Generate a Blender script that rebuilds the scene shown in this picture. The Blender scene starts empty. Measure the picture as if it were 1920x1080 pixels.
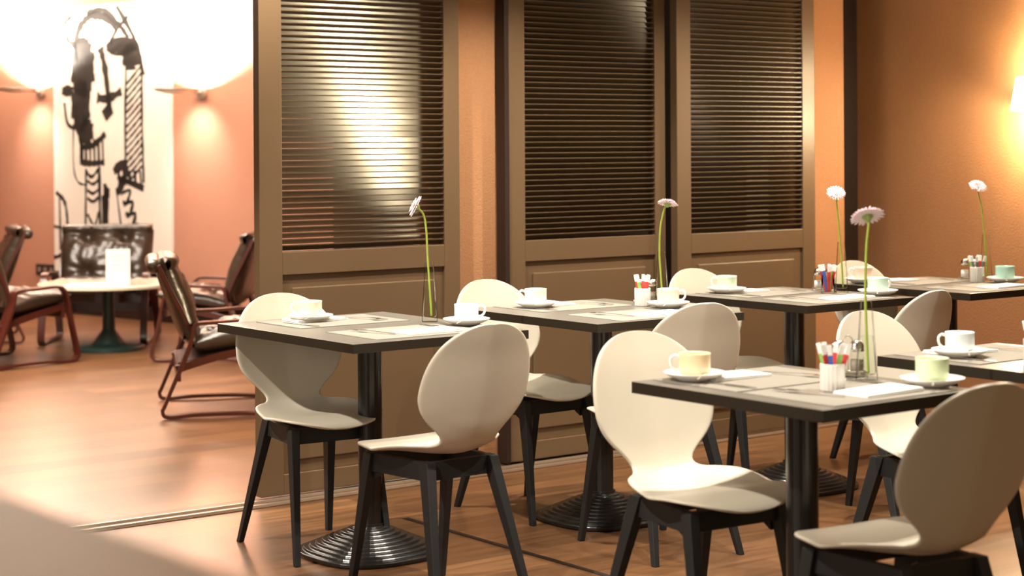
import bpy, bmesh, math, random
from mathutils import Vector, Matrix
import numpy as np
random.seed(7)
S = bpy.context.scene
C = S.collection
PI = math.pi

# ------------------------------------------------------------------ camera
YAW = 0.650635
cam_d = bpy.data.cameras.new('camera')
cam = bpy.data.objects.new('camera', cam_d); C.objects.link(cam)
cam.location = (0, 0, 1.342)
cam.rotation_euler = (Matrix.Rotation(-YAW, 3, 'Z') @ Matrix.Rotation(PI/2, 3, 'X') @ Matrix.Rotation(-0.006, 3, 'Z')).to_euler()
cam_d.sensor_width = 36
cam_d.lens = 3389.0/1920*36
cam_d.shift_y = -(540-275.9)/1920
cam_d.clip_start = 0.05
cam_d.dof.use_dof = True
cam_d.dof.focus_distance = 6.1
cam_d.dof.aperture_fstop = 3.2
S.camera = cam

# ------------------------------------------------------------------ world, exposure
w = bpy.data.worlds.new('world'); S.world = w; w.use_nodes = True
w.node_tree.nodes['Background'].inputs[0].default_value = (1.0, .70, .40, 1)
w.node_tree.nodes['Background'].inputs[1].default_value = 0.20
S.view_settings.view_transform = 'Standard'
S.view_settings.look = 'None'
S.view_settings.exposure = 0.7
S.view_settings.gamma = 1
S.cycles.transparent_max_bounces = 40
S.cycles.max_bounces = 16
S.view_settings.use_curve_mapping = False

# ------------------------------------------------------------------ unseen lamps
def light(name, kind, loc, power, col, size=.05, aim=None, angle=None, blend=.6, sy=None):
    d = bpy.data.lights.new(name, kind); o = bpy.data.objects.new(name, d); C.objects.link(o)
    o.location = loc; d.energy = power; d.color = col
    if kind == 'AREA':
        d.shape = 'RECTANGLE'; d.size = size; d.size_y = sy or size
    else:
        d.shadow_soft_size = size
    if kind == 'SPOT':
        d.spot_size = math.radians(angle or 80); d.spot_blend = blend
    if aim is not None:
        v = Vector(aim)-Vector(loc); o.rotation_euler = v.to_track_quat('-Z', 'Y').to_euler()
    return o
WARM = (1.0, .92, .80)
LOUNGE = (1.0, .86, .72)
CEIL = 2.6
# assumed ceiling downlights over the dining tables, out of view
for (x, y, p) in ((3.42, 5.50, 135), (4.47, 5.20, 115), (5.45, 5.15, 95), (6.30, 5.1, 55), (3.50, 3.40, 115), (4.40, 3.30, 120)):
    light('assumed_downlight', 'SPOT', (x, y, CEIL-.03), p, WARM, .02, (x, y+.15, .7), 104, .55)
# assumed unseen downlights further left, outside the frame, tilted towards these tables
for (x, y, p, tx, ty) in ((1.15, 5.3, 230, 3.2, 5.4), (1.05, 3.35, 230, 3.3, 3.6)):
    light('assumed_tilted_downlight', 'SPOT', (x, y, CEIL-.05), p, WARM, .035, (tx, ty, .6), 40, .5)
light('assumed_side_light', 'AREA', (-1.7, 3.3, 1.5), 30, (1, .93, .84), 3.2, (3.2, 4.6, .8), sy=1.7)  # assumed soft fill, added at the left; no window is built there
# added lounge ceiling light, out of view, then unseen lamps behind the louvres
light('added_lounge_light', 'AREA', (3.6, 9.6, CEIL-.03), 230, LOUNGE, 1.6, (3.6, 9.6, 0), sy=3.0)
light('unseen_lounge_lamp', 'POINT', (4.60, 6.75, .75), 52, (1, .83, .52), .05)  # unseen lamp behind the left door that makes its slats glow
light('slat_glow_light', 'POINT', (6.15, 6.6, 1.45), 5, (1, .8, .5), .04)  # added unseen lamp so the right door's slats glow

# ------------------------------------------------------------------ materials
def srgb(r, g, b):
    f = lambda c: (c/255/12.92) if c/255 <= .04045 else ((c/255+.055)/1.055)**2.4
    return (f(r), f(g), f(b), 1)
def mat(name, col, rough=.5, metal=0, noise=None, bump=None, coat=0, spec=.5, trans=0, emit=None, ior=1.45):
    m = bpy.data.materials.new(name); m.use_nodes = True
    nt = m.node_tree; b = nt.nodes['Principled BSDF']
    b.inputs['Base Color'].default_value = col if len(col) == 4 else (*col, 1)
    b.inputs['Roughness'].default_value = rough
    b.inputs['Metallic'].default_value = metal
    b.inputs['Coat Weight'].default_value = coat
    b.inputs['Specular IOR Level'].default_value = spec
    b.inputs['Transmission Weight'].default_value = trans
    b.inputs['IOR'].default_value = ior
    if emit:
        b.inputs['Emission Color'].default_value = (*emit[0], 1); b.inputs['Emission Strength'].default_value = emit[1]
    tc = nt.nodes.new('ShaderNodeTexCoord')
    if noise:
        sc, amt = noise
        n = nt.nodes.new('ShaderNodeTexNoise'); n.inputs['Scale'].default_value = sc; n.inputs['Detail'].default_value = 4
        nt.links.new(tc.outputs['Object'], n.inputs['Vector'])
        mx = nt.nodes.new('ShaderNodeMix'); mx.data_type = 'RGBA'
        c = b.inputs['Base Color'].default_value
        mx.inputs[6].default_value = (c[0]*(1-amt), c[1]*(1-amt), c[2]*(1-amt), 1)
        mx.inputs[7].default_value = (min(1, c[0]*(1+amt)), min(1, c[1]*(1+amt)), min(1, c[2]*(1+amt)), 1)
        nt.links.new(n.outputs['Fac'], mx.inputs[0]); nt.links.new(mx.outputs[2], b.inputs['Base Color'])
    if bump:
        sc, st, dist = bump
        n = nt.nodes.new('ShaderNodeTexNoise'); n.inputs['Scale'].default_value = sc; n.inputs['Detail'].default_value = 3
        nt.links.new(tc.outputs['Object'], n.inputs['Vector'])
        bp = nt.nodes.new('ShaderNodeBump'); bp.inputs['Strength'].default_value = st; bp.inputs['Distance'].default_value = dist
        nt.links.new(n.outputs['Fac'], bp.inputs['Height']); nt.links.new(bp.outputs['Normal'], b.inputs['Normal'])
    return m

M = {}
M['orange_wall'] = mat('orange_wallcovering', (.385, .185, .085), .75, noise=(60, .10), bump=(130, .5, .004), spec=.25)
M['lounge_wall'] = mat('lounge_wall_paint', (.50, .245, .165), .7, noise=(5, .04), spec=.3)
M['ceiling'] = mat('ceiling_paint', (.8, .78, .73), .9)
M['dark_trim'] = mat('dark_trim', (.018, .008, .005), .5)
M['door_paint'] = mat('taupe_door_paint', (.125, .077, .040), .36, noise=(3, .05), spec=.45)
M['slat'] = mat('shaded_slat_paint', (.080, .052, .028), .33, spec=.6)  # door paint made darker, painting in the shade between the slats
M['rail_metal'] = mat('floor_rail_metal', (.75, .70, .58), .3, metal=.85)
M['rail_bed'] = mat('rail_bed', (.10, .048, .022), .35)
M['card'] = mat('menu_card', (.62, .60, .56), .8)
M['shell'] = mat('cream_plastic', (.60, .545, .44), .33, spec=.45, noise=(4, .02))
M['black_wood'] = mat('charcoal_wood', (.017, .017, .017), .5, noise=(20, .2), spec=.4)
M['table_top'] = mat('taupe_laminate', (.17, .152, .125), .34, noise=(8, .05), spec=.5)
M['table_edge'] = mat('dark_edge_band', (.022, .016, .010), .45, spec=.3)
M['iron'] = mat('black_cast_iron', (.011, .010, .009), .24, spec=.6)
M['mat_weave'] = None
M['porcelain'] = mat('white_porcelain', (.84, .82, .78), .16, spec=.5)
M['napkin'] = mat('white_paper', (.88, .87, .84), .85)
M['steel'] = mat('polished_steel', (.72, .70, .66), .16, metal=1)
M['stem'] = mat('green_stem', (.34, .43, .06), .5, noise=(40, .2))
M['petal'] = mat('pale_pink_petal', (.86, .70, .74), .6)
M['heart'] = mat('yellow_flower_centre', (.62, .45, .16), .8)
M['sepal'] = mat('green_sepal', (.30, .42, .12), .6)
M['leather'] = mat('dark_brown_leather', (.034, .020, .012), .30, spec=.7, noise=(6, .25), bump=(14, .35, .02))
M['sling'] = mat('brown_canvas', (.055, .020, .012), .8)
M['red_wood'] = mat('red_brown_bentwood', (.055, .011, .007), .28, noise=(9, .25), spec=.6, coat=.3)
M['marble'] = mat('pale_marble', (.62, .56, .44), .2, noise=(5, .12))
M['green_metal'] = mat('dark_green_metal', (.012, .030, .026), .28, spec=.6)
M['canvas'] = mat('white_canvas', (.80, .75, .68), .7)
M['ink'] = mat('black_paint', (.02, .016, .013), .6)
M['socket'] = mat('black_plastic', (.02, .014, .01), .4)
M['socket_grey'] = mat('grey_plastic', (.22, .17, .14), .4)
M['sconce'] = mat('brushed_metal', (.62, .57, .50), .35, metal=.6)
M['shade'] = mat('lit_lamp_shade', (.9, .85, .7), .8, emit=((1, .88, .62), 9))
M['counter'] = mat('cream_laminate', (.50, .38, .25), .5)
M['salt'] = mat('white_salt', (.85, .84, .82), .8)
M['pink_print'] = mat('faint_pink_print', (.70, .42, .38), .7)
M['red'] = mat('red_paper', (.65, .06, .05), .6)
M['blue'] = mat('blue_paper', (.06, .12, .45), .6)
M['green'] = mat('green_paper', (.25, .55, .12), .6)
M['grey'] = mat('grey_paper', (.16, .17, .18), .6)
CUPC = {'cream': (.80, .75, .58), 'blue': (.66, .80, .84), 'green': (.66, .80, .62), 'peach': (.84, .62, .50),
        'amber': (.84, .66, .42), 'mint': (.58, .80, .68), 'grey': (.72, .78, .80), 'leaf': (.68, .80, .50), 'turquoise': (.42, .68, .58)}
for k, v in CUPC.items(): M['cup_'+k] = mat('glaze_'+k, v, .18, spec=.5)

def thin_glass(name, tint, refl):
    m = bpy.data.materials.new(name); m.use_nodes = True; nt = m.node_tree; nt.nodes.remove(nt.nodes['Principled BSDF'])
    t = nt.nodes.new('ShaderNodeBsdfTransparent'); t.inputs[0].default_value = (*tint, 1)
    g = nt.nodes.new('ShaderNodeBsdfGlossy'); g.inputs['Roughness'].default_value = .03
    lw = nt.nodes.new('ShaderNodeLayerWeight'); lw.inputs[0].default_value = refl
    mx = nt.nodes.new('ShaderNodeMixShader'); nt.links.new(lw.outputs['Fresnel'], mx.inputs[0])
    nt.links.new(t.outputs[0], mx.inputs[1]); nt.links.new(g.outputs[0], mx.inputs[2])
    nt.links.new(mx.outputs[0], nt.nodes['Material Output'].inputs['Surface'])
    return m
M['glass'] = thin_glass('clear_glass', (.985, .99, .98), .07)
M['water'] = thin_glass('water', (.97, .99, .96), .04)
def weave_mat():
    m = bpy.data.materials.new('woven_placemat'); m.use_nodes = True; nt = m.node_tree; b = nt.nodes['Principled BSDF']
    tc = nt.nodes.new('ShaderNodeTexCoord'); wv = nt.nodes.new('ShaderNodeTexWave'); wv.inputs['Scale'].default_value = 70
    wv.inputs['Distortion'].default_value = .6; wv.bands_direction = 'Y'
    nt.links.new(tc.outputs['Object'], wv.inputs['Vector'])
    cr = nt.nodes.new('ShaderNodeMix'); cr.data_type = 'RGBA'
    cr.inputs[6].default_value = (.20, .175, .14, 1); cr.inputs[7].default_value = (.31, .28, .23, 1)
    nt.links.new(wv.outputs['Fac'], cr.inputs[0]); nt.links.new(cr.outputs[2], b.inputs['Base Color'])
    b.inputs['Roughness'].default_value = .7
    bp = nt.nodes.new('ShaderNodeBump'); bp.inputs['Strength'].default_value = .4; bp.inputs['Distance'].default_value = .002
    nt.links.new(wv.outputs['Fac'], bp.inputs['Height']); nt.links.new(bp.outputs['Normal'], b.inputs['Normal'])
    return m
M['mat_weave'] = weave_mat()

def floor_mat():
    m = bpy.data.materials.new('wood_floor'); m.use_nodes = True; nt = m.node_tree; b = nt.nodes['Principled BSDF']
    tc = nt.nodes.new('ShaderNodeTexCoord')
    br = nt.nodes.new('ShaderNodeTexBrick'); br.inputs['Scale'].default_value = 1
    br.inputs['Brick Width'].default_value = 1.4; br.inputs['Row Height'].default_value = .19
    br.inputs['Mortar Size'].default_value = .0012; br.inputs['Mortar Smooth'].default_value = .3; br.offset = .37
    br.inputs['Color1'].default_value = (.175, .082, .034, 1); br.inputs['Color2'].default_value = (.098, .043, .017, 1)
    br.inputs['Mortar'].default_value = (.10, .038, .014, 1)
    nt.links.new(tc.outputs['Object'], br.inputs['Vector'])
    mp = nt.nodes.new('ShaderNodeMapping'); mp.inputs['Scale'].default_value = (1.2, 14, 1)
    nt.links.new(tc.outputs['Object'], mp.inputs['Vector'])
    n = nt.nodes.new('ShaderNodeTexNoise'); n.inputs['Scale'].default_value = 2.2; n.inputs['Detail'].default_value = 6
    nt.links.new(mp.outputs[0], n.inputs['Vector'])
    ra = nt.nodes.new('ShaderNodeMapRange'); ra.inputs[3].default_value = .35; ra.inputs[4].default_value = 1.75
    nt.links.new(n.outputs['Fac'], ra.inputs[0])
    mu = nt.nodes.new('ShaderNodeVectorMath'); mu.operation = 'SCALE'
    nt.links.new(br.outputs['Color'], mu.inputs[0]); nt.links.new(ra.outputs[0], mu.inputs['Scale'])
    nt.links.new(mu.outputs[0], b.inputs['Base Color'])
    r2 = nt.nodes.new('ShaderNodeMapRange'); r2.inputs[3].default_value = .26; r2.inputs[4].default_value = .38
    nt.links.new(n.outputs['Fac'], r2.inputs[0]); nt.links.new(r2.outputs[0], b.inputs['Roughness'])
    b.inputs['Specular IOR Level'].default_value = .55
    return m
M['floor'] = floor_mat()

# ------------------------------------------------------------------ helpers
def obj(name, bm, m, parent=None, smooth=False, bevel=0, loc=None):
    me = bpy.data.meshes.new(name)
    bmesh.ops.recalc_face_normals(bm, faces=bm.faces)
    bm.to_mesh(me); bm.free()
    for mm in (m if isinstance(m, (list, tuple)) else [m]): me.materials.append(mm)
    if smooth:
        me.polygons.foreach_set('use_smooth', [True]*len(me.polygons))
    o = bpy.data.objects.new(name, me); C.objects.link(o)
    if parent is not None: o.parent = parent
    if loc is not None: o.location = loc
    if bevel:
        md = o.modifiers.new('bevel', 'BEVEL'); md.width = bevel; md.segments = 2; md.limit_method = 'ANGLE'; md.angle_limit = .6
    return o
def tag(o, label=None, cat=None, group=None, kind=None):
    if label: o['label'] = label
    if cat: o['category'] = cat
    if group: o['group'] = group
    if kind: o['kind'] = kind
    return o
def thing(name, label, cat, loc=(0, 0, 0), rz=0, group=None):
    o = bpy.data.objects.new(name, None); C.objects.link(o); o.empty_display_size = .1
    o.location = loc; o.rotation_euler = (0, 0, rz); return tag(o, label, cat, group)
def struct(name, bm, m, **k):
    return tag(obj(name, bm, m, **k), kind='structure')
def kids(o): return [c for c in bpy.data.objects if c.parent == o]
def copy_tree(o, parent=None):
    c = o.copy(); C.objects.link(c); c.parent = parent
    for ch in kids(o): copy_tree(ch, c)
    return c
class Repeat:
    """first call hands out the original, later calls hand out copies"""
    def __init__(s, root): s.root = root; s.used = False
    def get(s, loc, rz, label, group=None):
        o = s.root if not s.used else copy_tree(s.root)
        s.used = True
        o.location = loc; o.rotation_euler = (0, 0, rz); o['label'] = label
        if group: o['group'] = group
        return o
def box(bm, x0, x1, y0, y1, z0, z1, mi=0):
    vs = [bm.verts.new((x, y, z)) for x in (x0, x1) for y in (y0, y1) for z in (z0, z1)]
    for f in ((0, 1, 3, 2), (4, 6, 7, 5), (0, 4, 5, 1), (2, 3, 7, 6), (0, 2, 6, 4), (1, 5, 7, 3)):
        fc = bm.faces.new([vs[i] for i in f]); fc.material_index = mi
def B(*a):
    bm = bmesh.new(); box(bm, *a); return bm
def loft(bm, rings, cap=True, close=True):
    R = [[bm.verts.new(p) for p in r] for r in rings]
    n = len(R[0])
    for a, b in zip(R, R[1:]):
        for i in range(n if close else n-1):
            bm.faces.new((a[i], a[(i+1) % n], b[(i+1) % n], b[i]))
    if cap:
        bm.faces.new(R[0][::-1]); bm.faces.new(R[-1])
def lathe(bm, prof, n=32, cx=0, cy=0, cap=True, sup=None):
    rings = []
    for r, z in prof:
        ring = []
        for i in range(n):
            a = 2*PI*i/n
            k = 1
            if sup: k = 1/((abs(math.cos(a))**sup+abs(math.sin(a))**sup)**(1/sup))
            ring.append((cx+r*k*math.cos(a), cy+r*k*math.sin(a), z))
        rings.append(ring)
    loft(bm, rings, cap)
def beam(bm, p0, p1, w0, d0, w1=None, d1=None):
    """tapered rectangular bar; ends cut level when mostly vertical"""
    w1 = w1 or w0; d1 = d1 or d0
    p0 = Vector(p0); p1 = Vector(p1); d = (p1-p0)
    if abs(d.z) > .7*d.length: ux, uy = Vector((1, 0, 0)), Vector((0, 1, 0))
    else:
        d.normalize(); ux = d.cross(Vector((0, 0, 1))).normalized(); uy = Vector((0, 0, 1))
    rings = []
    for p, a, b in ((p0, w0, d0), (p1, w1, d1)):
        rings.append([p+ux*sx*a/2+uy*sy*b/2 for sx, sy in ((-1, -1), (1, -1), (1, 1), (-1, 1))])
    loft(bm, rings)
def catmull(P, k=8, closed=False):
    P = [Vector(p) for p in P]; n = len(P); out = []
    rng = range(n) if closed else range(n-1)
    for i in rng:
        p0 = P[(i-1) % n] if closed or i > 0 else P[i]; p1 = P[i]; p2 = P[(i+1) % n]
        p3 = P[(i+2) % n] if closed or i+2 < n else P[i+1]
        for j in range(k):
            t = j/k
            out.append(.5*((2*p1)+(-p0+p2)*t+(2*p0-5*p1+4*p2-p3)*t*t+(-p0+3*p1-3*p2+p3)*t**3))
    if not closed: out.append(P[-1])
    return out
def tube(bm, pts, r, n=8, closed=False):
    pts = [Vector(p) for p in pts]; m = len(pts); rings = []
    up = Vector((0, 0, 1)); prev = None
    for i, p in enumerate(pts):
        if closed: t = pts[(i+1) % m]-pts[i-1]
        else: t = pts[min(i+1, m-1)]-pts[max(i-1, 0)]
        t.normalize()
        a = (prev if prev is not None else (up if abs(t.z) < .9 else Vector((1, 0, 0))))
        a = (a-t*a.dot(t)).normalized(); prev = a; b = t.cross(a)
        rr = r[i] if isinstance(r, (list, tuple)) else r
        rings.append([p+(a*math.cos(2*PI*k/n)+b*math.sin(2*PI*k/n))*rr for k in range(n)])
    if closed: rings.append(rings[0])
    loft(bm, rings, cap=not closed)
    if closed: bmesh.ops.remove_doubles(bm, verts=bm.verts, dist=1e-6)
def strap(bm, pts, wx, th, closed=False, x=0):
    """bentwood strip: path in the YZ plane, width wx along X, thickness th in the path's normal"""
    pts = [Vector((0, p[0], p[1])) for p in pts]; m = len(pts); rings = []
    for i, p in enumerate(pts):
        t = (pts[(i+1) % m]-pts[i-1]) if closed else (pts[min(i+1, m-1)]-pts[max(i-1, 0)])
        t.normalize(); nrm = Vector((0, -t.z, t.y))
        rings.append([Vector((x, 0, 0))+p+Vector((sx*wx/2, 0, 0))+nrm*sn*th/2 for sx, sn in ((-1, -1), (1, -1), (1, 1), (-1, 1))])
    if closed: rings.append([v.copy() for v in rings[0]])
    loft(bm, rings, cap=not closed)
    if closed: bmesh.ops.remove_doubles(bm, verts=bm.verts, dist=1e-6)

# ------------------------------------------------------------------ room shell
struct('floor', B(-3, 9.5, -3, 17, -.1, 0), M['floor'])
struct('ceiling', B(-1.5, 9.5, 1.2, 17, CEIL, CEIL+.1), M['ceiling'])
struct('wall_right', B(7.2, 7.35, -1, 6.6, 0, CEIL), M['orange_wall'])
# partition wall: piers between and beside the sliding doors, and unseen walls added behind to block lounge light
bm = bmesh.new()
box(bm, 4.25, 4.665, 6.13, 6.22, 0, CEIL); box(bm, 6.33, 6.70, 6.10, 6.20, 0, CEIL)
struct('wall_back', bm, M['orange_wall'])
struct('wall_light_block', B(4.68, 4.74, 6.22, 7.6, 0, CEIL), M['dark_trim'])
struct('wall_light_block_rear', B(4.74, 7.35, 7.52, 7.6, 0, CEIL), M['dark_trim'])
struct('trim_1', B(6.60, 7.2, 6.46, 6.52, 0, CEIL), M['dark_trim'])
# lounge right wall (runs away from the camera) and far wall
WD = Vector((.204, -.979, 0)).normalized()       # along the wall, towards the camera
W0 = Vector((6.06, 14.17, 0))                    # foot of the wall below the painting's far edge
WN = Vector((-.979, -.204, 0)).normalized()      # wall normal, into the lounge
def wp(s, n, z): p = W0+WD*s+WN*n; return (p.x, p.y, z)
bm = bmesh.new()
a, b = -2.6, 6.7
loft(bm, [[wp(a, 0, 0), wp(b, 0, 0), wp(b, -.12, 0), wp(a, -.12, 0)], [wp(a, 0, CEIL), wp(b, 0, CEIL), wp(b, -.12, CEIL), wp(a, -.12, CEIL)]])
struct('wall_lounge', bm, M['lounge_wall'])
struct('wall_far', B(-3, 9, 16.6, 16.75, 0, CEIL), M['lounge_wall'])
bm = bmesh.new()
loft(bm, [[wp(-2.5, .001, 0), wp(6.6, .001, 0), wp(6.6, .018, 0), wp(-2.5, .018, 0)], [wp(-2.5, .001, .09), wp(6.6, .001, .09), wp(6.6, .018, .09), wp(-2.5, .018, .09)]])
struct('baseboard_lounge', bm, M['dark_trim'])
# floor rail of the sliding doors
bm = bmesh.new()
box(bm, 2.2, 6.7, 5.935, 6.115, 0, .003, 1)
for yy in (5.950, 6.020): box(bm, 2.2, 6.7, yy, yy+.011, .003, .010, 0)
struct('trim_2', bm, [M['rail_metal'], M['rail_bed']])
struct('shadow_strip', B(3.64, 3.665, 2.5, 5.45, 0, .0015), M['dark_trim'])  # dark strip that paints a table's cast shadow onto the floor
# header that carries the doors
struct('trim_4', B(3.2, 7.0, 5.96, 6.13, 2.46, CEIL), M['dark_trim'])

def sliding_door(n, x0, x1, lx0, lx1, y, H=2.455):
    """front face at y, thickness 45 mm"""
    t = .045; z0 = .012
    bm = bmesh.new()
    box(bm, x0, lx0, y, y+t, z0, H); box(bm, lx1, x1, y, y+t, z0, H)                  # stiles
    box(bm, lx0, lx1, y, y+t, .855, .945); box(bm, lx0, lx1, y, y+t, z0, .09); box(bm, lx0, lx1, y, y+t, H-.1, H)
    d = struct('door_%d' % n, bm, M['door_paint'], bevel=.0025)
    bm = bmesh.new()
    box(bm, lx0-.002, lx1+.002, y+.012, y+.034, .088, .857)
    box(bm, lx0+.045, lx1-.055, y+.003, y+.014, .14, .805)
    obj('raised_panel', bm, M['door_paint'], d, bevel=.004)
    bm = bmesh.new()
    z = .948; P = .0232; rnd = random.Random(n)
    while z < H-.1:
        # front lip high, back edge low
        e = rnd.uniform(-.0010, .0010)
        ring = [(y+.003, z+.0186), (y+.003, z+.0222), (y+.007, z+.0228), (y+.037, z+.0040+e), (y+.037, z+e)]
        loft(bm, [[(xx, p[0], p[1]) for p in ring] for xx in (lx0-.001, lx1+.001)])
        z += P
    obj('louvre_slats', bm, M['slat'], d)
    return d
sliding_door(1, 3.400, 4.338, 3.500, 4.260, 6.055)
sliding_door(2, 4.605, 5.490, 4.690, 5.428, 6.070)
sliding_door(3, 5.507, 6.398, 5.592, 6.314, 6.010)
# jamb post between wall and centre door
struct('trim_5', B(4.575, 4.598, 6.06, 6.12, .012, 2.455), M['dark_trim'])

# ------------------------------------------------------------------ dining chair
def chair_shell():
    # centre line: (y, z), then half width along it
    cl = catmull([(0, .245, .428), (0, .236, .440), (0, .20, .452), (0, .12, .457), (0, .03, .450), (0, -.06, .445), (0, -.125, .452),
                  (0, -.170, .476), (0, -.198, .520), (0, -.222, .585), (0, -.246, .66), (0, -.270, .74), (0, -.290, .80), (0, -.302, .838)], 6)
    L = [0]
    for a, b in zip(cl, cl[1:]): L.append(L[-1]+(b-a).length)
    T = L[-1]
    # resample evenly
    N = 74; ss = [T*(.5-.5*math.cos(PI*i/N)) if False else T*i/N for i in range(N+1)]
    # densify near both ends
    ss = sorted(set([0, .004, .008, .014]+[s for s in ss if .018 < s < T-.016]+[T-.012, T-.006, T-.002, T]))
    bm = bmesh.new(); rows = []
    U = [-1+2*i/22 for i in range(23)]
    S0 = 0; 
    for i_, p_ in enumerate(cl):
        if p_.y < .05: S0 = L[i_]; break
    def spl(keys, x):
        xs = [k_[0] for k_ in keys]; ws = [k_[1] for k_ in keys]
        if x <= xs[0]: return ws[0]
        if x >= xs[-1]: return ws[-1]
        i = max(k_ for k_ in range(len(xs)) if xs[k_] <= x); i = min(i, len(xs)-2)
        t = (x-xs[i])/(xs[i+1]-xs[i])
        m = lambda a: 0 if a in (0, len(xs)-1) else (ws[a+1]-ws[a-1])/(xs[a+1]-xs[a-1])
        h = xs[i+1]-xs[i]; t2, t3 = t*t, t**3
        return (2*t3-3*t2+1)*ws[i]+(t3-2*t2+t)*h*m(i)+(-2*t3+3*t2)*ws[i+1]+(t3-t2)*h*m(i+1)
    SEATK = [(-.185, .112), (-.165, .118), (-.14, .142), (-.11, .172), (-.07, .202), (-.02, .221), (.05, .227)]
    BACKK = [(.482, .112), (.500, .120), (.520, .142), (.545, .174), (.575, .202), (.605, .216), (.630, .219)]
    def width(s, p):
        if s < S0: return .227*max(0, 1-(1-s/S0)**2.7)**(1/2.2)
        if T-s < .225: return .219*max(0, 1-(1-(T-s)/.225)**2.25)**(1/2.1)
        if p.z < .487 : return spl(SEATK, p.y)
        return spl(BACKK, p.z)
    for s in ss:
        j = max(0, min(len(cl)-2, int(np.searchsorted(L, s))-1)); f = (s-L[j])/(L[j+1]-L[j])
        p = cl[j].lerp(cl[j+1], f); tg = (cl[j+1]-cl[j]).normalized(); nrm = Vector((0, tg.z, -tg.y))   # towards the sitter
        if nrm.z < 0 and abs(nrm.z) > abs(nrm.y): nrm = -nrm
        w_ = max(.0015, width(s, p))
        seat = max(0, min(1, 1-(s-.20)/.18)); back = max(0, min(1, (s-.42)/.12))
        row = []
        for u in U:
            a = abs(u)*w_/.219
            off = seat*(.004*a*a) + (1-seat)*(1-back)*(.050*a*a+.006*a) + back*(.017*a+.024*a*a)
            row.append(bm.verts.new((u*w_, p.y+nrm.y*off, p.z+nrm.z*off)))
        rows.append(row)
    for a, b in zip(rows, rows[1:]):
        for i in range(len(a)-1): bm.faces.new((a[i], a[i+1], b[i+1], b[i]))
    return bm
def make_chair():
    t = thing('dining_chair', '', 'chair')
    sh = obj('shell', chair_shell(), M['shell'], t, smooth=True)
    md = sh.modifiers.new('solid', 'SOLIDIFY'); md.thickness = .010; md.offset = 1 if False else 0
    md2 = sh.modifiers.new('sub', 'SUBSURF'); md2.levels = 1; md2.render_levels = 1
    for sx in (-1, 1):
        bm = bmesh.new(); beam(bm, (sx*.158, .150, .430), (sx*.186, .232, 0), .034, .042, .021, .022); obj('leg', bm, M['black_wood'], t, bevel=.002)
        bm = bmesh.new(); beam(bm, (sx*.125, -.115, .430), (sx*.186, -.245, 0), .036, .048, .021, .024); obj('leg', bm, M['black_wood'], t, bevel=.002)
    bm = bmesh.new()
    for sx in (-1, 1): beam(bm, (sx*.152, .150, .402), (sx*.124, -.115, .402), .022, .054)
    beam(bm, (-.155, .150, .404), (.155, .150, .404), .022, .050); beam(bm, (-.125, -.115, .402), (.125, -.115, .402), .022, .054)
    for sx in (-1, 1):    # arched corner brackets
        loft(bm, [[(sx*.155, .14-yy, .378), (sx*.155, .14-yy, .352+yy*.5), (sx*.140, .14-yy, .352+yy*.5), (sx*.140, .14-yy, .378)] for yy in (0, .05)])
    obj('seat_frame', bm, M['black_wood'], t, bevel=.002)
    for c in kids(t):
        c.data.transform(Matrix.Diagonal((.905, .94, 1, 1)))
    return t
chairs = Repeat(make_chair())
CG = 'cream shell chairs around the dining tables'
chairs.get((3.143, 5.238, 0), 3.055, 'cream shell chair with black legs at far side of leftmost table', CG)
chairs.get((3.085, 4.430, 0), .009, 'cream shell chair seen from behind at near side of leftmost table', CG)
chairs.get((4.096, 5.278, 0), 3.161, 'cream shell chair directly before the centre louvred door', CG)
chairs.get((4.049, 4.524, 0), -.133, 'cream chair back partly hidden behind the big white front chair', CG)
chairs.get((5.090, 5.200, 0), PI, 'cream chair top showing before the right louvred door behind a green cup', CG)
chairs.get((4.927, 4.367, 0), .114, 'cream chair seen from behind, in front of the table by the right louvred door', CG)
chairs.get((3.229, 3.447, 0), 3.062, 'brightly lit cream chair facing the camera at the large lower right table', CG)
chairs.get((3.148, 2.696, 0), -.103, 'shadowed cream chair seen from behind in the bottom right corner', CG)
chairs.get((4.175, 3.455, 0), 3.145, 'cream chair behind the tall foreground vase, at the table cut by the frame', CG)
chairs.get((5.950, 5.109, 0), 3.133, 'cream chair by the dark corner strip at the table nearest the orange side wall', CG)

# ------------------------------------------------------------------ tables
def make_table(x, y, a, b, label):
    t = thing('dining_table', label, 'table', (x, y, 0), 0, 'rectangular dining tables laid for breakfast')
    bm = bmesh.new(); box(bm, -a/2, a/2, -b/2, b/2, .721, .7500)
    for f in bm.faces: f.material_index = 0 if f.calc_center_median().z > .7495 else 1
    obj('tabletop', bm, [M['table_top'], M['table_edge']], t, bevel=.0012)
    bm = bmesh.new(); lathe(bm, [(.040, .08), (.040, .705), (.075, .712), (.075, .7205)], 32); obj('column', bm, M['iron'], t, smooth=False, bevel=.001)
    bm = bmesh.new(); prof = [(.222, 0), (.226, .006), (.226, .014)]; r = .226; z = .014
    for i in range(9):
        r2 = r-.019; prof += [(r-.003, z+.003), (r2+.001, z+.004), (r2, z+.0075)]; r = r2; z += .0085
    prof += [(.043, z+.004), (.043, z+.012)]
    lathe(bm, prof, 64, sup=2.7); obj('base', bm, M['iron'], t, bevel=.0008)
    return t
TB = {1: (3.251, 5.057, .67, .86), 2: (4.212, 5.006, .68, .77), 3: (5.196, 4.997, .60, .71), 4: (3.266, 3.117, .545, .65), 5: (4.150, 3.058, .53, .72), 6: (6.094, 4.970, .62, .73)}
make_table(*TB[1], 'leftmost dark-edged dining table, with only a vase, no sugar pot')
make_table(*TB[2], 'dark-edged dining table in front of the centre louvred door')
make_table(*TB[3], 'dark-edged dining table in front of the right louvred door with a glass of sugar sticks')
make_table(*TB[4], 'large near dining table at lower right with a white sugar pot and pink gerbera')
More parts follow.
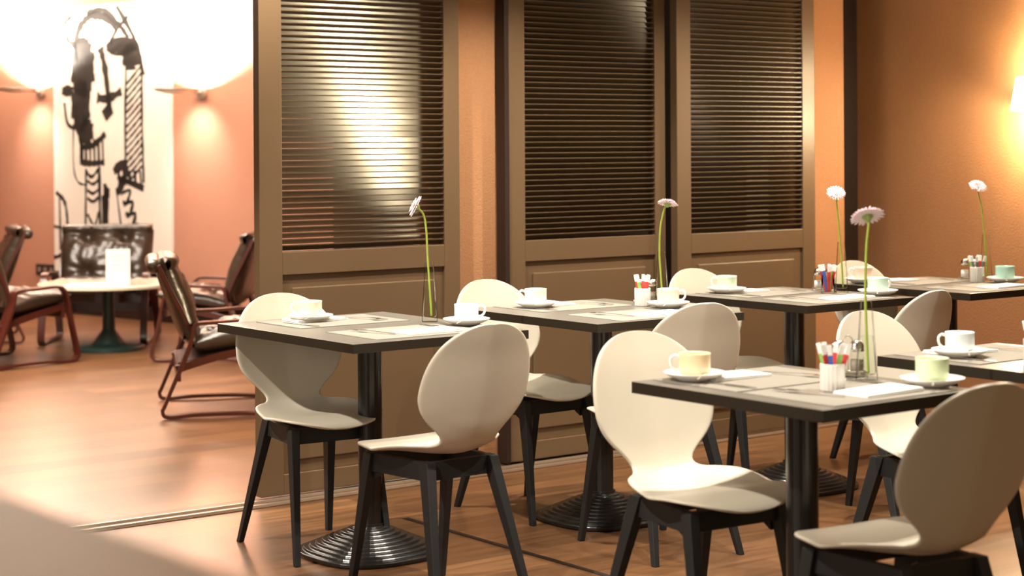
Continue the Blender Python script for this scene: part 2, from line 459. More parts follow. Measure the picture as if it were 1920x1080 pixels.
make_table(*TB[5], 'dining table cut off by the right frame edge')
make_table(*TB[6], 'dining table beside the orange side wall, under the wall lamp')

# ------------------------------------------------------------------ table settings
def make_placemat():
    bm = bmesh.new(); box(bm, -.215, .215, -.15, .15, 0, .0022)
    o = obj('placemat', bm, M['mat_weave']); return tag(o, 'x', 'placemat')
def make_saucer():
    bm = bmesh.new()
    lathe(bm, [(.040, 0), (.044, .001), (.046, .004), (.066, .011), (.078, .019), (.0785, .0215), (.076, .0205), (.060, .0125), (.034, .0075), (.030, .0065), (.0005, .006)], 40)
    o = obj('saucer', bm, M['porcelain'], smooth=True); return tag(o, 'x', 'saucer')
def make_cup(col):
    t = thing('coffee_cup', '', 'cup')
    bm = bmesh.new()
    lathe(bm, [(.026, 0), (.028, .003), (.036, .008), (.0400, .018), (.0405, .056), (.0408, .0605), (.0396, .0610), (.0378, .056), (.0372, .020), (.030, .010), (.0005, .008)], 40)
    obj('cup_body', bm, M['cup_'+col], t, smooth=True)
    bm = bmesh.new(); tube(bm, catmull([(.038, 0, .050), (.052, 0, .055), (.062, 0, .046), (.060, 0, .030), (.050, 0, .020), (.038, 0, .020)], 5), .0042, 8)
    h = obj('handle', bm, M['porcelain'], t, smooth=True); h['label'] = 'white handle'
    return t
def make_napkin():
    bm = bmesh.new(); box(bm, -.10, .10, -.055, .055, 0, .0035); box(bm, -.098, .099, -.053, .054, .0045, .0075)
    box(bm, -.099, -.096, -.053, .054, .0030, .005)
    for v in bm.verts: v.co.z += .002*math.sin(v.co.x*20)*(v.co.z > .002)
    return tag(obj('napkin', bm, M['napkin'], bevel=.0015), 'x', 'napkin')
def flat_prism(bm, outline, z):
    """outline: list of (x, y); z(x,y)->bottom height, 2 mm thick"""
    lo = [bm.verts.new((x, y, z(y))) for x, y in outline]; hi = [bm.verts.new((x, y, z(y)+.002)) for x, y in outline]
    n = len(lo); bm.faces.new(lo[::-1]); bm.faces.new(hi)
    for i in range(n): bm.faces.new((lo[i], lo[(i+1) % n], hi[(i+1) % n], hi[i]))
def make_fork():     # points along +y
    bm = bmesh.new(); z = lambda y: .001+.004*max(0, math.cos((y-.03)*14))
    flat_prism(bm, [(-.004, -.095), (.004, -.095), (.0025, .02), (.011, .045), (.011, .060), (-.011, .060), (-.011, .045), (-.0025, .02)], z)
    for k in range(4):
        x = -.0095+k*.0063; flat_prism(bm, [(x-.0014, .059), (x+.0014, .059), (x+.0009, .095), (x-.0009, .095)], lambda y: .003+.05*(y-.059)*.2)
    return tag(obj('fork', bm, M['steel']), 'x', 'fork')
def make_knife():
    bm = bmesh.new()
    flat_prism(bm, [(-.005, -.10), (.005, -.10), (.0035, 0), (.008, .012), (.009, .07), (.002, .105), (-.003, .095), (-.0035, 0)], lambda y: .001)
    return tag(obj('knife', bm, M['steel'], bevel=.0006), 'x', 'knife')
def make_spoon():
    bm = bmesh.new(); out = [(-.003, -.07), (.003, -.07), (.0015, .02)]
    for k in range(9):
        a = -PI/2+.35+(2*PI-.7)*k/8; out.append((.0115*math.cos(a), .038+.019*math.sin(a)))
    out.append((-.0015, .02)); flat_prism(bm, out, lambda y: .001+.003*max(0, -math.cos((y+.07)*28)))
    return tag(obj('teaspoon', bm, M['steel'], bevel=.0006), 'x', 'spoon')
mats_, saucers, napkins, forks, knives, spoons = [Repeat(f()) for f in (make_placemat, make_saucer, make_napkin, make_fork, make_knife, make_spoon)]
cups = {}
TN = {1: 'leftmost table', 2: 'table before the centre louvred door', 3: 'table before the right louvred door', 4: 'large lower right table',
      5: 'table cut by right frame edge', 6: 'table beside the orange side wall'}
def setting(ti, side, col, cup_xy, handle, nap=None, napr=0, jit=0):
    """side +1: far diner, -1: near diner"""
    x, y, a, b = TB[ti]; z = .7502
    sd = 'far' if side > 0 else 'near'; nm = TN[ti]
    rz = PI if side > 0 else 0
    cy = y+side*(b/2-.158-(.045 if ti == 1 else .01)); cx = x+side*-.0
    mz = z
    mats_.get((cx, cy, mz), rz+jit, 'grey woven placemat on the %s side of the %s' % (sd, nm), 'woven placemats')
    loc = lambda lx, ly: (cx-side*lx*-1*-1 if False else (cx-lx if side > 0 else cx+lx), (cy-ly if side > 0 else cy+ly))
    zz = mz+.0026
    # napkin, knife to its right, fork to its left (seen from the diner)
    n = nap or (.035, -.06)
    px, py = loc(*n); napkins.get((px, py, zz), rz+napr, 'folded white napkin on the %s side of the %s' % (sd, nm), 'folded napkins')
    px, py = loc(n[0]-.150, .025); forks.get((px, py, zz), rz+.25, 'steel fork on the %s side of the %s' % (sd, nm), 'forks')
    px, py = loc(n[0]+.118, .045); knives.get((px, py, zz), rz+.1, 'steel knife on the %s side of the %s' % (sd, nm), 'knives')
    sx, sy = cup_xy
    saucers.get((sx, sy, zz), 0, 'white saucer on the %s side of the %s' % (sd, nm), 'white saucers')
    if col not in cups: cups[col] = Repeat(make_cup(col))
    words = {'cream': 'pale cream', 'blue': 'pale blue', 'green': 'pale green', 'peach': 'peach', 'amber': 'pale amber', 'mint': 'mint green', 'grey': 'pale grey-blue', 'leaf': 'yellowish green', 'turquoise': 'turquoise'}
    cups[col].get((sx, sy, zz+.0078), handle, '%s coffee cup on the %s side of the %s' % (words[col], sd, nm), 'coffee cups')
    # the spoon lies on the saucer's rim beside the cup
    spoons.get((sx+.056*math.cos(-2.2+side*.2), sy+.056*math.sin(-2.2+side*.2), zz+.0145), -.9, 'teaspoon on the saucer at the %s side of the %s' % (sd, nm), 'teaspoons')
HL, HR = PI-.5, -.45      # handle towards image left / right
setting(1, 1, 'cream', (3.190, 5.335), HL)
setting(1, -1, 'blue', (3.520, 4.880), HR)
setting(2, 1, 'green', (4.090, 5.235), HL)
setting(2, -1, 'peach', (4.455, 4.915), HR-.3)
setting(3, 1, 'green', (5.070, 5.245), HL)
setting(3, -1, 'mint', (5.440, 4.780), HR+.3)
setting(4, 1, 'amber', (3.120, 3.345), HL)
setting(4, -1, 'leaf', (3.490, 2.895), 1.0)
setting(5, 1, 'grey', (4.030, 3.245), HL)
setting(6, 1, 'peach', (5.870, 5.240), HL)
setting(6, -1, 'turquoise', (6.350, 4.870), 1.0)

# ------------------------------------------------------------------ vases with a gerbera each
def make_vase():
    t = thing('bud_vase', '', 'vase')
    bm = bmesh.new()
    lathe(bm, [(.0005, 0), (.0265, 0), (.0275, .003), (.0150, .196), (.0152, .200), (.0128, .200), (.0126, .196), (.0235, .022), (.020, .016), (.0005, .015)], 36, cap=False)
    obj('glass_body', bm, M['glass'], t, smooth=True)
    bm = bmesh.new(); lathe(bm, [(.0004, .0156), (.0198, .0166), (.0230, .0225), (.0178, .112), (.0004, .112)], 32, cap=False)
    obj('water', bm, M['water'], t, smooth=True)
    return t
vases = Repeat(make_vase())
def gerbera(base, pts, normal, d, label, seed=0):
    """base: vase foot; pts: stem points relative to base; normal: direction the flower looks"""
    rnd = random.Random(seed)
    t = thing('gerbera', label, 'flower', base, 0, 'single gerberas in vases')
    path = catmull(pts, 8)
    bm = bmesh.new(); tube(bm, path, .0034, 8); obj('stem', bm, M['stem'], t, smooth=True)
    n = Vector(normal).normalized(); q = n.to_track_quat('Z', 'Y'); head = Vector(pts[-1])
    bm = bmesh.new()
    for layer, (L, cnt, cup_, zo) in enumerate(((d/2, 22, .10, 0), (d/2*.92, 20, .22, .0025), (d/2*.66, 16, .42, .005), (d/2*.40, 12, .8, .007))):
        for k in range(cnt):
            a = 2*PI*(k+.5*(layer % 2))/cnt+rnd.uniform(-.05, .05); Lk = L*rnd.uniform(.93, 1.04); wd = L*(.17 if layer < 2 else .13)*1.25
            prev = None; st = ((.12, .35), (.35, .75), (.65, 1.0), (.88, .85), (1.0, .30))
            for s, ww in st:
                r = Lk*s; zc = zo+r*cup_-.35*cup_*r*r/Lk + (-.10*r*r/Lk if layer < 2 else 0)
                cs, sn = math.cos(a), math.sin(a); hw = wd*ww/2
                ring = [Vector((r*cs-sn*o, r*sn+cs*o, zc+dz)) for o, dz in ((-hw, .0), (0, -.0012), (hw, .0), (0, .0010))]
                cur = [bm.verts.new(head+q @ v) for v in ring]
                if prev:
                    for i in range(4): bm.faces.new((prev[i], prev[(i+1) % 4], cur[(i+1) % 4], cur[i]))
                else: bm.faces.new(cur[::-1])
                prev = cur
            bm.faces.new(prev)
    obj('petals', bm, M['petal'], t)
    bm = bmesh.new(); rings = []
    for r, z in ((.0002, .0095), (.004, .0095), (.007, .008), (.0085, .004), (.006, .001), (.0002, .001)):
        rings.append([head+q @ Vector((r*math.cos(2*PI*i/16), r*math.sin(2*PI*i/16), z)) for i in range(16)])
    loft(bm, rings); obj('flower_centre', bm, M['heart'], t, smooth=True)
    bm = bmesh.new(); rings = []
    for r, z in ((.0034, -.014), (.008, -.009), (.0125, -.003), (.0135, .0008), (.0002, .0012)):
        rings.append([head+q @ Vector((r*math.cos(2*PI*i/16)*(1+.12*(i % 2)), r*math.sin(2*PI*i/16)*(1+.12*(i % 2)), z)) for i in range(16)])
    loft(bm, rings); obj('sepals', bm, M['sepal'], t, smooth=True)
    return t
RX, RY = math.cos(YAW), -math.sin(YAW)        # image-right direction on the floor
def rel(r, up, fwd=0): return (r*RX+fwd*math.sin(YAW), r*RY+fwd*math.cos(YAW), up)
VZ = .7505
def flower_set(xy, pts, nrm, d, vl, fl, seed):
    vases.get((*xy, VZ), seed, vl, 'bud vases')
    gerbera((*xy, VZ), [rel(*p) for p in pts], rel(*nrm), d, fl, seed)
flower_set((3.500, 5.066), [(.006, .018), (.000, .12), (-.006, .22), (-.010, .31), (-.020, .365), (-.045, .392)], (-.85, .45, -.1), .080,
           'tapered glass bud vase on the leftmost table', 'pink gerbera drooping left in the vase on the leftmost table', 1)
flower_set((4.505, 5.005), [(.003, .018), (-.004, .12), (-.008, .20), (-.004, .29), (.010, .355), (.024, .378)], (.15, .9, .25), .078,
           'tapered glass bud vase on the table before the centre louvred door', 'white-pink gerbera on a stem curving right, beside the centre louvred door', 2)
flower_set((5.462, 4.990), [(.006, .018), (.001, .12), (-.008, .24), (-.016, .34), (-.020, .400)], (0, .75, -.65), .080,
           'tapered glass bud vase beside the glass of sugar sticks', 'white gerbera on a straight stem, before the dark corner strip', 3)
flower_set((3.455, 3.074), [(.004, .018), (.000, .12), (-.002, .24), (.002, .34), (.008, .398), (.004, .412)], (-.12, .85, .50), .088,
           'tapered glass bud vase on the large lower right table', 'pink gerbera with green sepals showing, tallest and nearest, on the large lower right table', 4)
flower_set((6.385, 4.997), [(.004, .018), (.000, .12), (-.010, .24), (-.018, .32), (-.036, .40), (-.034, .412)], (.1, .80, -.55), .080,
           'tapered glass bud vase on the table beside the orange side wall', 'pale pink gerbera before the orange side wall', 5)

# ------------------------------------------------------------------ sugar pots, sticks, shakers
def fluted_pot(label, loc, r=.029, h=.066):
    bm = bmesh.new(); rings = []; n = 72
    for rr, z, fl in ((r-.002, 0, .5), (r, .003, 1), (r, h-.006, 1), (r+.001, h-.002, 0), (r, h, 0), (r-.003, h, 0), (r-.003, .006, 0), (.0005, .005, 0)):
        rings.append([((rr+fl*.0011*math.cos(18*2*PI*i/n))*math.cos(2*PI*i/n), (rr+fl*.0011*math.cos(18*2*PI*i/n))*math.sin(2*PI*i/n), z) for i in range(n)])
    loft(bm, rings); o = obj('sugar_pot', bm, M['porcelain'], smooth=True, loc=loc); return tag(o, label, 'pot', 'sugar pots')
def glass_tumbler(label, loc, r=.026, h=.075):
    bm = bmesh.new(); lathe(bm, [(.0005, 0), (r-.002, 0), (r, .004), (r+.001, h), (r-.001, h), (r-.002, .007), (.0005, .006)], 32, cap=False)
    return tag(obj('sugar_glass', bm, M['glass'], smooth=True, loc=loc), label, 'glass', 'sugar pots')
def make_stick(col):
    t = thing('sugar_stick', '', 'sugar stick')
    bm = bmesh.new(); rings = []
    for z, wx, wy in ((0, .0055, .0006), (.003, .0055, .0022), (.084, .0055, .0024)): rings.append([(sx*wx, sy*wy, z) for sx, sy in ((-1, -1), (1, -1), (1, 1), (-1, 1))])
    loft(bm, rings); obj('printed_wrapper', bm, M[col], t)
    bm = bmesh.new(); rings = []
    for z, wx, wy in ((.0842, .0056, .0025), (.105, .0056, .002), (.110, .0056, .0005)): rings.append([(sx*wx, sy*wy, z) for sx, sy in ((-1, -1), (1, -1), (1, 1), (-1, 1))])
    loft(bm, rings); obj('wrapper_end', bm, M['napkin'], t)
    return t
sticks = {}
def stick_bunch(loc, r, cols, where, seed, spread=.30):
    rnd = random.Random(seed); n = len(cols)
    for k, c in enumerate(cols):
        a = 2*PI*k/n+.3; rr = r*(.62 if k % 2 else .40)
        if c not in sticks: sticks[c] = Repeat(make_stick(c))
        s = sticks[c].get((loc[0]+rr*.55*math.cos(a), loc[1]+rr*.55*math.sin(a), loc[2]+.0075), 0, '%s sugar stick in %s' % (c, where), 'sugar sticks in ' + where)
        s.rotation_euler = (-math.sin(a)*spread*rnd.uniform(.6, 1), math.cos(a)*spread*rnd.uniform(.6, 1), YAW*-1+rnd.uniform(-.4, .4))
def make_caddy():
    t = thing('shaker_caddy', '', 'caddy')
    bm = bmesh.new(); tr = [(-.045, -.022), (.045, -.022), (.045, .022), (-.045, .022)]
    loft(bm, [[(x, y, z) for x, y in tr] for z in (.006, .009)])
    obj('tray', bm, M['steel'], t, bevel=.001)
    bm = bmesh.new()
    tube(bm, [(x, y, .014) for x, y in tr], .0016, 6, closed=True)
    for x, y in tr: tube(bm, [(x, y, .0), (x, y, .014)], .0016, 6)
    tube(bm, catmull([(0, 0, .009), (0, 0, .075), (-.010, 0, .086), (-.010, 0, .098), (0, 0, .106), (.010, 0, .098), (.010, 0, .086), (0, 0, .078)], 5), .0015, 6)
    obj('wire_frame', bm, M['steel'], t, smooth=True)
    return t
def make_shaker(fill):
    t = thing('shaker', '', 'shaker')
    bm = bmesh.new(); lathe(bm, [(.0005, 0), (.0175, 0), (.0185, .003), (.0165, .046), (.0160, .048), (.0145, .048), (.0150, .044), (.0160, .006), (.0005, .005)], 12, cap=False)
    obj('glass_jar', bm, M['glass'], t)
    bm = bmesh.new(); lathe(bm, [(.0005, .0055), (.0155, .0065), (.0150, .030), (.0005, .030)], 20); obj('contents', bm, fill, t, smooth=True)
    bm = bmesh.new(); lathe(bm, [(.0168, .0482), (.0172, .054), (.0160, .063), (.0110, .070), (.0005, .073)], 24); l = obj('cap', bm, M['steel'], t, smooth=True); l['label'] = 'domed steel cap'
    return t
def tall(root):
    for c_ in kids(root): c_.data.transform(Matrix.Diagonal((1.08, 1.08, 1.18, 1)))
    return root
caddy = Repeat(make_caddy()); salt = Repeat(tall(make_shaker(M['salt']))); pepper = Repeat(tall(make_shaker(mat('ground_pepper', (.30, .25, .20), .9))))
def shakers(loc, rz, where):
    caddy.get(loc, rz, 'small steel shaker caddy on the '+where, 'shaker caddies')
    c, s = math.cos(rz), math.sin(rz)
    salt.get((loc[0]-.023*c, loc[1]-.023*s, loc[2]+.0095), rz, 'glass salt shaker with steel cap on the '+where, 'shakers')
    pepper.get((loc[0]+.023*c, loc[1]+.023*s, loc[2]+.0095), rz, 'dark pepper shaker with steel cap on the '+where, 'shakers')
fluted_pot('fluted white sugar pot on the table before the centre louvred door', (4.445, 5.045, VZ))
stick_bunch((4.445, 5.045, VZ), .024, ['green', 'red', 'red', 'red', 'green', 'red', 'red'], 'the pot before the centre louvred door', 11)
shakers((4.508, 5.095, VZ), -.65, TN[2])
glass_tumbler('clear glass tumbler holding sugar sticks, before the right louvred door', (5.372, 4.980, VZ))
stick_bunch((5.372, 4.980, VZ), .022, ['green', 'red', 'blue', 'red', 'blue', 'red', 'green', 'red'], 'the glass before the right louvred door', 12)
shakers((5.430, 5.055, VZ), -.65, TN[3])
fluted_pot('fluted white sugar pot on the large lower right table', (3.250, 3.000, VZ))
stick_bunch((3.250, 3.000, VZ), .024, ['red', 'red', 'blue', 'green', 'red', 'blue', 'green', 'red'], 'the pot on the large lower right table', 13, .34)
shakers((3.470, 3.150, VZ), -.65, TN[4])
fluted_pot('fluted white sugar pot at the right frame edge', (4.062, 3.020, VZ))
stick_bunch((4.062, 3.020, VZ), .024, ['red', 'red', 'green'], 'the pot at the right frame edge', 14)
fluted_pot('fluted white sugar pot on the table beside the orange side wall', (6.282, 4.964, VZ))
stick_bunch((6.282, 4.964, VZ), .024, ['red', 'green', 'green', 'grey', 'grey', 'grey'], 'the pot beside the orange side wall', 15)
shakers((6.350, 5.055, VZ), -.65, TN[6])

# ------------------------------------------------------------------ wall lamp on the right wall
t = thing('wall_lamp', 'lit white shade wall lamp on the orange side wall', 'lamp', (7.2, 5.255, 1.50))
bm = bmesh.new(); rings = []
for z, hx, hy in ((0, .065, .105), (.158, .052, .080)): rings.append([(-.10+sx*hx, sy*hy, z) for sx, sy in ((-1, -1), (1, -1), (1, 1), (-1, 1))])
loft(bm, rings, cap=False); sh = obj('lamp_shade', bm, M['shade'], t)
md = sh.modifiers.new('s', 'SOLIDIFY'); md.thickness = .003
bm = bmesh.new(); box(bm, -.016, -.0005, -.03, .03, .14, .26); tube(bm, catmull([(-.012, 0, .22), (-.06, 0, .235), (-.10, 0, .22), (-.10, 0, .15)], 5), .006, 8)
obj('bracket', bm, M['sconce'], t)
light('wall_lamp_bulb', 'POINT', (7.08, 5.255, 1.47), 26, (1, .80, .5), .03)
light('wall_lamp_bulb_up', 'POINT', (7.09, 5.255, 1.70), 15, (1, .80, .5), .03)

# ------------------------------------------------------------------ lounge wall: painting, sconces, socket
def onwall(name, label, cat, s, n, z, group=None):
    o = thing(name, label, cat, wp(s, n, z), math.atan2(WD.y, WD.x), group); return o
# local axes: x along the wall towards the camera, y away from... (x cross z) ; wall side is +y
PW, PH = 1.53, 2.16
pt = onwall('painting', 'tall white canvas with rough black brush marks above the lounge armchair', 'painting', .0, .004, .345)
sgn = -1 if (Matrix.Rotation(math.atan2(WD.y, WD.x), 3, 'Z') @ Vector((0, 1, 0))).dot(WN) < 0 else 1
bm = bmesh.new(); box(bm, 0, PW, 0, sgn*.03, 0, PH); obj('canvas', bm, M['canvas'], pt, bevel=.003)
bm = bmesh.new()
def brush(pts, wd, closed=False):
    """stroke on the canvas in fractions: u 0..1 across, v 0..1 down"""
    P = [Vector((p[0]*PW, 0, PH*(1-p[1]))) for p in pts]
    if len(P) > 2: P = catmull(P, 6, closed)
    rnd = random.Random(len(bm.verts)); prev = None; n = len(P)
    for i, p in enumerate(P):
        t_ = (P[(i+1) % n]-P[i-1]) if closed else (P[min(i+1, n-1)]-P[max(i-1, 0)])
        t_.normalize(); nn = Vector((-t_.z, 0, t_.x))*wd*PW*.5*rnd.uniform(.65, 1.3)
        cur = [bm.verts.new(v) for v in ((p.x+nn.x, sgn*.0301, p.z+nn.z), (p.x-nn.x, sgn*.0301, p.z-nn.z), (p.x-nn.x, sgn*.0318, p.z-nn.z), (p.x+nn.x, sgn*.0318, p.z+nn.z))]
        if prev:
            for k in range(4): bm.faces.new((prev[k], prev[(k+1) % 4], cur[(k+1) % 4], cur[k]))
        else: bm.faces.new(cur)
        prev = cur
    bm.faces.new(prev[::-1])
def fill(cx, cy, rx, ry, ang=0, k=9):
    for i in range(k):
        f = -1+2*(i+.5)/k; h = math.sqrt(1-f*f); brush([(cx+rx*f+ang*ry*-h, cy-ry*h), (cx+rx*f*.9, cy), (cx+rx*f-ang*ry*-h, cy+ry*h)], 2.5*rx/k)
fill(.265, .23, .105, .115, 0, 8)                       # big dark mass, upper
fill(.245, .37, .085, .10, 0, 7)
fill(.295, .47, .06, .05, 0, 5)
fill(.13, .315, .05, .022, 0, 3)
brush([(.17, .035), (.11, .06), (.13, .12), (.20, .15), (.21, .20)], .028)
brush([(.19, .16), (.24, .08), (.34, .04), (.46, .05), (.56, .09)], .045)
brush([(.30, .03), (.44, .02), (.58, .08), (.66, .13)], .03)
fill(.60, .16, .13, .035, 0, 6); fill(.68, .20, .07, .05, 0, 4)
brush([(.56, .01), (.66, .09), (.74, .17), (.78, .27)], .03)
brush([(.50, .15), (.56, .10), (.66, .05)], .02)
brush([(.42, .16), (.46, .24), (.50, .40)], .045); brush([(.39, .345), (.48, .35), (.60, .325)], .05); brush([(.46, .38), (.50, .42)], .07)
brush([(.64, .22), (.63, .40), (.63, .58)], .016); brush([(.77, .26), (.77, .45), (.78, .66)], .016)
for i in range(15):
    v = .27+i*.026; brush([(.64, v+.03), (.70, v+.0), (.765, v-.035)], .014)
brush([(.53, .62), (.62, .59), (.62, .64), (.56, .70)], .045); brush([(.56, .64), (.78, .68)], .03)
for i in range(5): brush([(.57+i*.045, .615), (.58+i*.045, .67)], .02)
for i in range(6): brush([(.25+i*.037, .50), (.255+i*.037, .585)], .020)
brush([(.24, .585), (.34, .59), (.45, .585)], .03); brush([(.25, .53), (.36, .52), (.46, .48)], .03); brush([(.22, .46), (.25, .52), (.25, .585)], .03)
brush([(.10, .36), (.13, .44), (.21, .45), (.20, .37)], .018)
brush([(.18, .44), (.18, .60), (.22, .66), (.30, .67)], .010)
brush([(.29, .61), (.285, .75), (.28, .98)], .018); brush([(.405, .60), (.41, .78), (.42, .98)], .022)
brush([(.29, .62), (.34, .64), (.40, .61)], .018)
for v in (.655, .69, .72): brush([(.30, v), (.35, v+.012), (.40, v-.005)], .016)
brush([(.30, .78), (.36, .82), (.40, .77)], .016); brush([(.30, .88), (.35, .84), (.40, .87)], .02); fill(.345, .945, .028, .028, 0, 3)
fill(.455, .80, .028, .14, 0, 4); fill(.47, .70, .022, .025, 0, 3)
brush([(.55, .68), (.59, .82), (.65, .99)], .012)
for i in range(7):
    v = .70+i*.042; u = .59+i*.022; brush([(u, v), (u+.075, v-.012), (u+.05, v+.032), (u+.015, v+.03)], .020)
brush([(.02, .70), (.10, .74), (.12, .84), (.07, .93), (.0, .95)], .022); brush([(.05, .72), (.06, .92)], .016); brush([(.0, .83), (.07, .835)], .016)
obj('brush_marks', bm, M['ink'], pt)
def make_sconce():
    t = thing('wall_sconce', '', 'lamp')
    s = sgn
    bm = bmesh.new(); rings = []
    for r, z in ((.002, -.034), (.07, -.028), (.135, -.006), (.158, .010), (.152, .011), (.075, -.006), (.002, -.008)):
        rings.append([(r*math.cos(2*PI*i/36), s*(.24+1.25*r*math.sin(2*PI*i/36)), z) for i in range(36)])
    loft(bm, rings); obj('dish', bm, M['sconce'], t, smooth=True)
    bm = bmesh.new(); tube(bm, [(0, s*.002, -.012), (0, s*.025, -.012)], .055, 20); tube(bm, [(0, s*.02, -.012), (0, s*.14, -.012)], .016, 10)
    obj('wall_mount', bm, M['sconce'], t, smooth=False)
    return t
sc = Repeat(make_sconce())
for s_, z_, lb in ((-.22, 1.845, 'dish-shaped metal wall sconce left of the painting'), (1.87, 1.785, 'dish-shaped metal wall sconce at the right edge of the painting')):
    sc.get(wp(s_, 0, z_), math.atan2(WD.y, WD.x), lb, 'lounge wall sconces')
    light('sconce_uplight', 'SPOT', wp(s_, .22, z_+.03), 330, LOUNGE, .04, wp(s_, -.05, z_+.9), 150, .4)
    light('sconce_downlight', 'SPOT', wp(s_, .30, z_-.04), 34, LOUNGE, .05, wp(s_, .0, z_-.42), 95, 1)
t = onwall('wall_socket', 'black triple wall socket left of the facing lounge armchair', 'socket', -.16, .001, .30)
bm = bmesh.new(); box(bm, -.135, .135, 0, sgn*.012, 0, .09); obj('cover_plate', bm, M['socket'], t, bevel=.002)
for k in range(3):
    bm = bmesh.new(); tube(bm, [(-.085+k*.085, sgn*.012, .045), (-.085+k*.085, sgn*.015, .045)], .022, 16); obj('outlet', bm, M['socket_grey'], t)

# ------------------------------------------------------------------ lounge furniture
def cushion(bm, p0, p1, width, th, tufts, nu=36, nv=44, seed=0, roll=0):
    """soft slab from p0 to p1 (y,z), front side = sitter's side"""
    p0 = Vector((0, *p0)); p1 = Vector((0, *p1)); d = p1-p0; L = d.length; d.normalize(); n = Vector((0, -d.z, d.y))
    if n.z < 0 and abs(n.z) > .5: n = -n
    if abs(n.z) <= .5 and n.y < 0: n = -n
    def pos(u, v, side):
        ex = (1-abs(2*u-1)**5)**.5 if abs(2*u-1) < 1 else 0; ey = (1-abs(2*v-1)**6)**.5 if abs(2*v-1) < 1 else 0
        h = th/2*ex*ey
        x = (u-.5)*width; y = v*L
        if side > 0:
            for tu, tv in tufts:
                dx = x-(tu-.5)*width; dy = y-tv*L; r = math.hypot(dx, dy); a = math.atan2(dy, dx)
                h -= th*.42*math.exp(-(r/.045)**2)*ex*ey + ex*ey*.0055*math.exp(-(r/.13)**2)*math.sin(9*a+tu*7)*min(1, r/.03)
            h += ex*ey*(.012*math.cos((v-.5)*2*PI*1.0) + .003*math.sin(u*40+v*9+seed))
            if roll and v > .84: h += roll*math.sin((v-.84)/.16*PI)
        return p0+d*y+Vector((1, 0, 0))*x+n*(side*h)
    for side in (1, -1):
        g = [[bm.verts.new(pos(i/nu, j/nv, side)) for i in range(nu+1)] for j in range(nv+1)]
        for j in range(nv):
            for i in range(nu): bm.faces.new((g[j][i], g[j][i+1], g[j+1][i+1], g[j+1][i]))
    bmesh.ops.remove_doubles(bm, verts=bm.verts, dist=.0008)
def make_lounge_chair():
    t = thing('lounge_armchair', '', 'armchair')
    W = .305
    for sx in (-1, 1):
        # one bentwood loop: floor runner, front upright, arm; and the raked back post
        loop = catmull([(0, .30, .012), (0, .345, .03), (0, .352, .075), (0, .31, .25), (0, .275, .42), (0, .245, .485), (0, .19, .507), (0, .02, .50), (0, -.09, .495),
                        (0, -.115, .47), (0, -.135, .38), (0, -.25, .09), (0, -.268, .045), (0, -.24, .014), (0, -.10, .022), (0, .10, .022)], 5, closed=True)
        bm = bmesh.new(); strap(bm, [(p.y, p.z) for p in loop], .042, .018, closed=True, x=sx*W); obj('side_frame', bm, M['red_wood'], t, bevel=.002)
        bm = bmesh.new(); pth = catmull([(0, -.20, .20), (0, -.125, .40), (0, -.145, .50), (0, -.22, .66), (0, -.285, .80)], 6)
        strap(bm, [(p.y, p.z) for p in pth], .036, .022, x=sx*(W-.040)); obj('back_post', bm, M['red_wood'], t, bevel=.002)
        bm = bmesh.new(); pth = catmull([(0, -.20, .255), (0, 0, .315), (0, .30, .375)], 6)
        strap(bm, [(p.y, p.z) for p in pth], .030, .040, x=sx*(W-.038)); obj('seat_rail', bm, M['red_wood'], t, bevel=.002)
    bm = bmesh.new(); beam(bm, (-.285, -.185, .235), (.285, -.185, .235), .018, .085); obj('cross_rail', bm, M['red_wood'], t, bevel=.002)
    bm = bmesh.new(); beam(bm, (-.285, .27, .335), (.285, .27, .335), .02, .07); obj('cross_rail', bm, M['red_wood'], t, bevel=.002)
    bm = bmesh.new()
    pth = catmull([(0, -.165, .40), (0, -.165, .50), (0, -.235, .66), (0, -.295, .80)], 6); strap(bm, [(p.y, p.z) for p in pth], .53, .005)
    pth = catmull([(0, -.19, .285), (0, 0, .325), (0, .28, .385)], 5); strap(bm, [(p.y, p.z) for p in pth], .50, .005)
    obj('canvas_sling', bm, M['sling'], t)
    bm = bmesh.new(); cushion(bm, (-.105, .375), (-.262, .845), .56, .125, [(.30, .78), (.70, .78), (.30, .25), (.70, .25)], roll=.03)
    obj('back_cushion', bm, M['leather'], t, smooth=True)
    bm = bmesh.new(); cushion(bm, (-.125, .375), (.335, .445), .56, .12, [(.30, .30), (.70, .30), (.5, .68)], seed=3)
    obj('seat_cushion', bm, M['leather'], t, smooth=True)
    bm = bmesh.new(); pts = [(x, -.305, .80+.008*math.cos(x*12)) for x in [(-.27+.54*i/12) for i in range(13)]]
    tube(bm, pts, [.028]+[.040]*11+[.028], 12); obj('head_roll', bm, M['leather'], t, smooth=True)
    return t
lc = Repeat(make_lounge_chair())
def face(dx, dy): return math.atan2(dy, dx)-PI/2
LG = 'leather and bentwood lounge armchairs'
oc = lc.get((5.40, 11.87, 0), face(-.42, -.60), 'leather lounge armchair facing the camera under the painting', LG)
oc.scale = (1.14, 1, .955)
lc.get((4.31, 11.03, 0), face(.96, .22), 'lounge armchair at the left edge seen from its side, facing the round table', LG)
lc.get((4.43, 8.38, 0), face(.90, -.42), 'lounge armchair seen from behind right of the round table, nearest the louvred door', LG)
lc.get((5.58, 10.46, 0), face(-.62, .55), 'lounge armchair half hidden by the left louvred door, facing the round table', LG)
lc.get((4.74, 12.43, 0), face(-.90, .30), 'farthest left lounge armchair, cut by the frame, behind the side-on armchair', LG)
t = thing('round_table', 'round pale marble table on a dark green pedestal in the lounge', 'table', (5.19, 11.30, 0))
bm = bmesh.new(); lathe(bm, [(.45, .425), (.465, .430), (.465, .448), (.458, .452), (.0005, .452)], 64); obj('tabletop', bm, M['marble'], t)
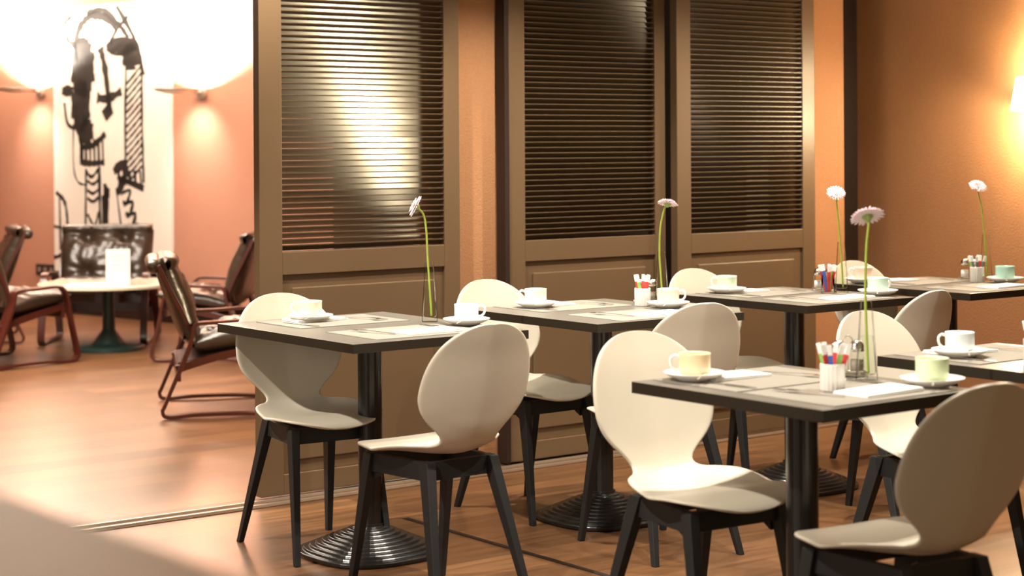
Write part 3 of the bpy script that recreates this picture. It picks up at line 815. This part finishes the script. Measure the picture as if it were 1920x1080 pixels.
bm = bmesh.new(); lathe(bm, [(.235, 0), (.238, .004), (.236, .022), (.225, .030), (.12, .040), (.105, .048), (.050, .125), (.042, .14), (.040, .400), (.11, .415), (.11, .4245)], 48); obj('pedestal', bm, M['green_metal'], t, smooth=False)
t = thing('menu_stand', 'white folded menu card standing on the round lounge table', 'menu', (5.13, 11.02, .4525), -YAW+.15)
bm = bmesh.new()
loft(bm, [[(-.078, -.022, 0), (.078, -.022, 0), (.078, -.020, 0), (-.078, -.020, 0)], [(-.078, -.001, .235), (.078, -.001, .235), (.078, .001, .235), (-.078, .001, .235)]])
loft(bm, [[(-.078, .020, 0), (.078, .020, 0), (.078, .022, 0), (-.078, .022, 0)], [(-.078, -.001, .234), (.078, -.001, .234), (.078, .001, .234), (-.078, .001, .234)]])
obj('card', bm, M['card'], t)
bm = bmesh.new()
for z, w_ in ((.19, .05), (.16, .035), (.13, .045), (.10, .03)):
    y_ = -.0222+.021*z/.235; box(bm, -w_/1.0, w_/1.0, y_-.0008, y_, z, z+.004)
box(bm, -.077, -.070, -.0228, -.020, .001, .02)
obj('faint_print', bm, M['pink_print'], t)
bm = bmesh.new(); box(bm, -.15, .15, -.10, .10, 0, .004)
o = obj('menu_folder', bm, M['napkin'], loc=(5.00, 11.16, .4525)); o.rotation_euler = (0, 0, -YAW); tag(o, 'flat white folder lying on the round lounge table', 'folder')

# ------------------------------------------------------------------ blurred counter beside the camera
A = Vector((.548, 1.42, 0)); D = (Vector((.566, 1.002, 0))-Vector((.55, 1.404, 0))).normalized()   # its far-right edge runs towards the camera
Nn = Vector((D.y, -D.x, 0))
if Nn.x > 0: Nn = -Nn
t = thing('counter', 'blurred cream counter top in the near bottom left corner', 'counter', (0, 0, 0))
def quad(s0, s1, n0, n1): return [A+D*s0+Nn*n0, A+D*s1+Nn*n0, A+D*s1+Nn*n1, A+D*s0+Nn*n1]
bm = bmesh.new(); loft(bm, [[(p.x, p.y, z) for p in quad(-.6, .60, 0, .5)] for z in (1.032, 1.072)]); obj('worktop', bm, M['counter'], t, bevel=.012)
bm = bmesh.new(); loft(bm, [[(p.x, p.y, z) for p in quad(-.57, .57, .03, .47)] for z in (0, 1.031)]); obj('carcass', bm, M['counter'], t, bevel=.004)
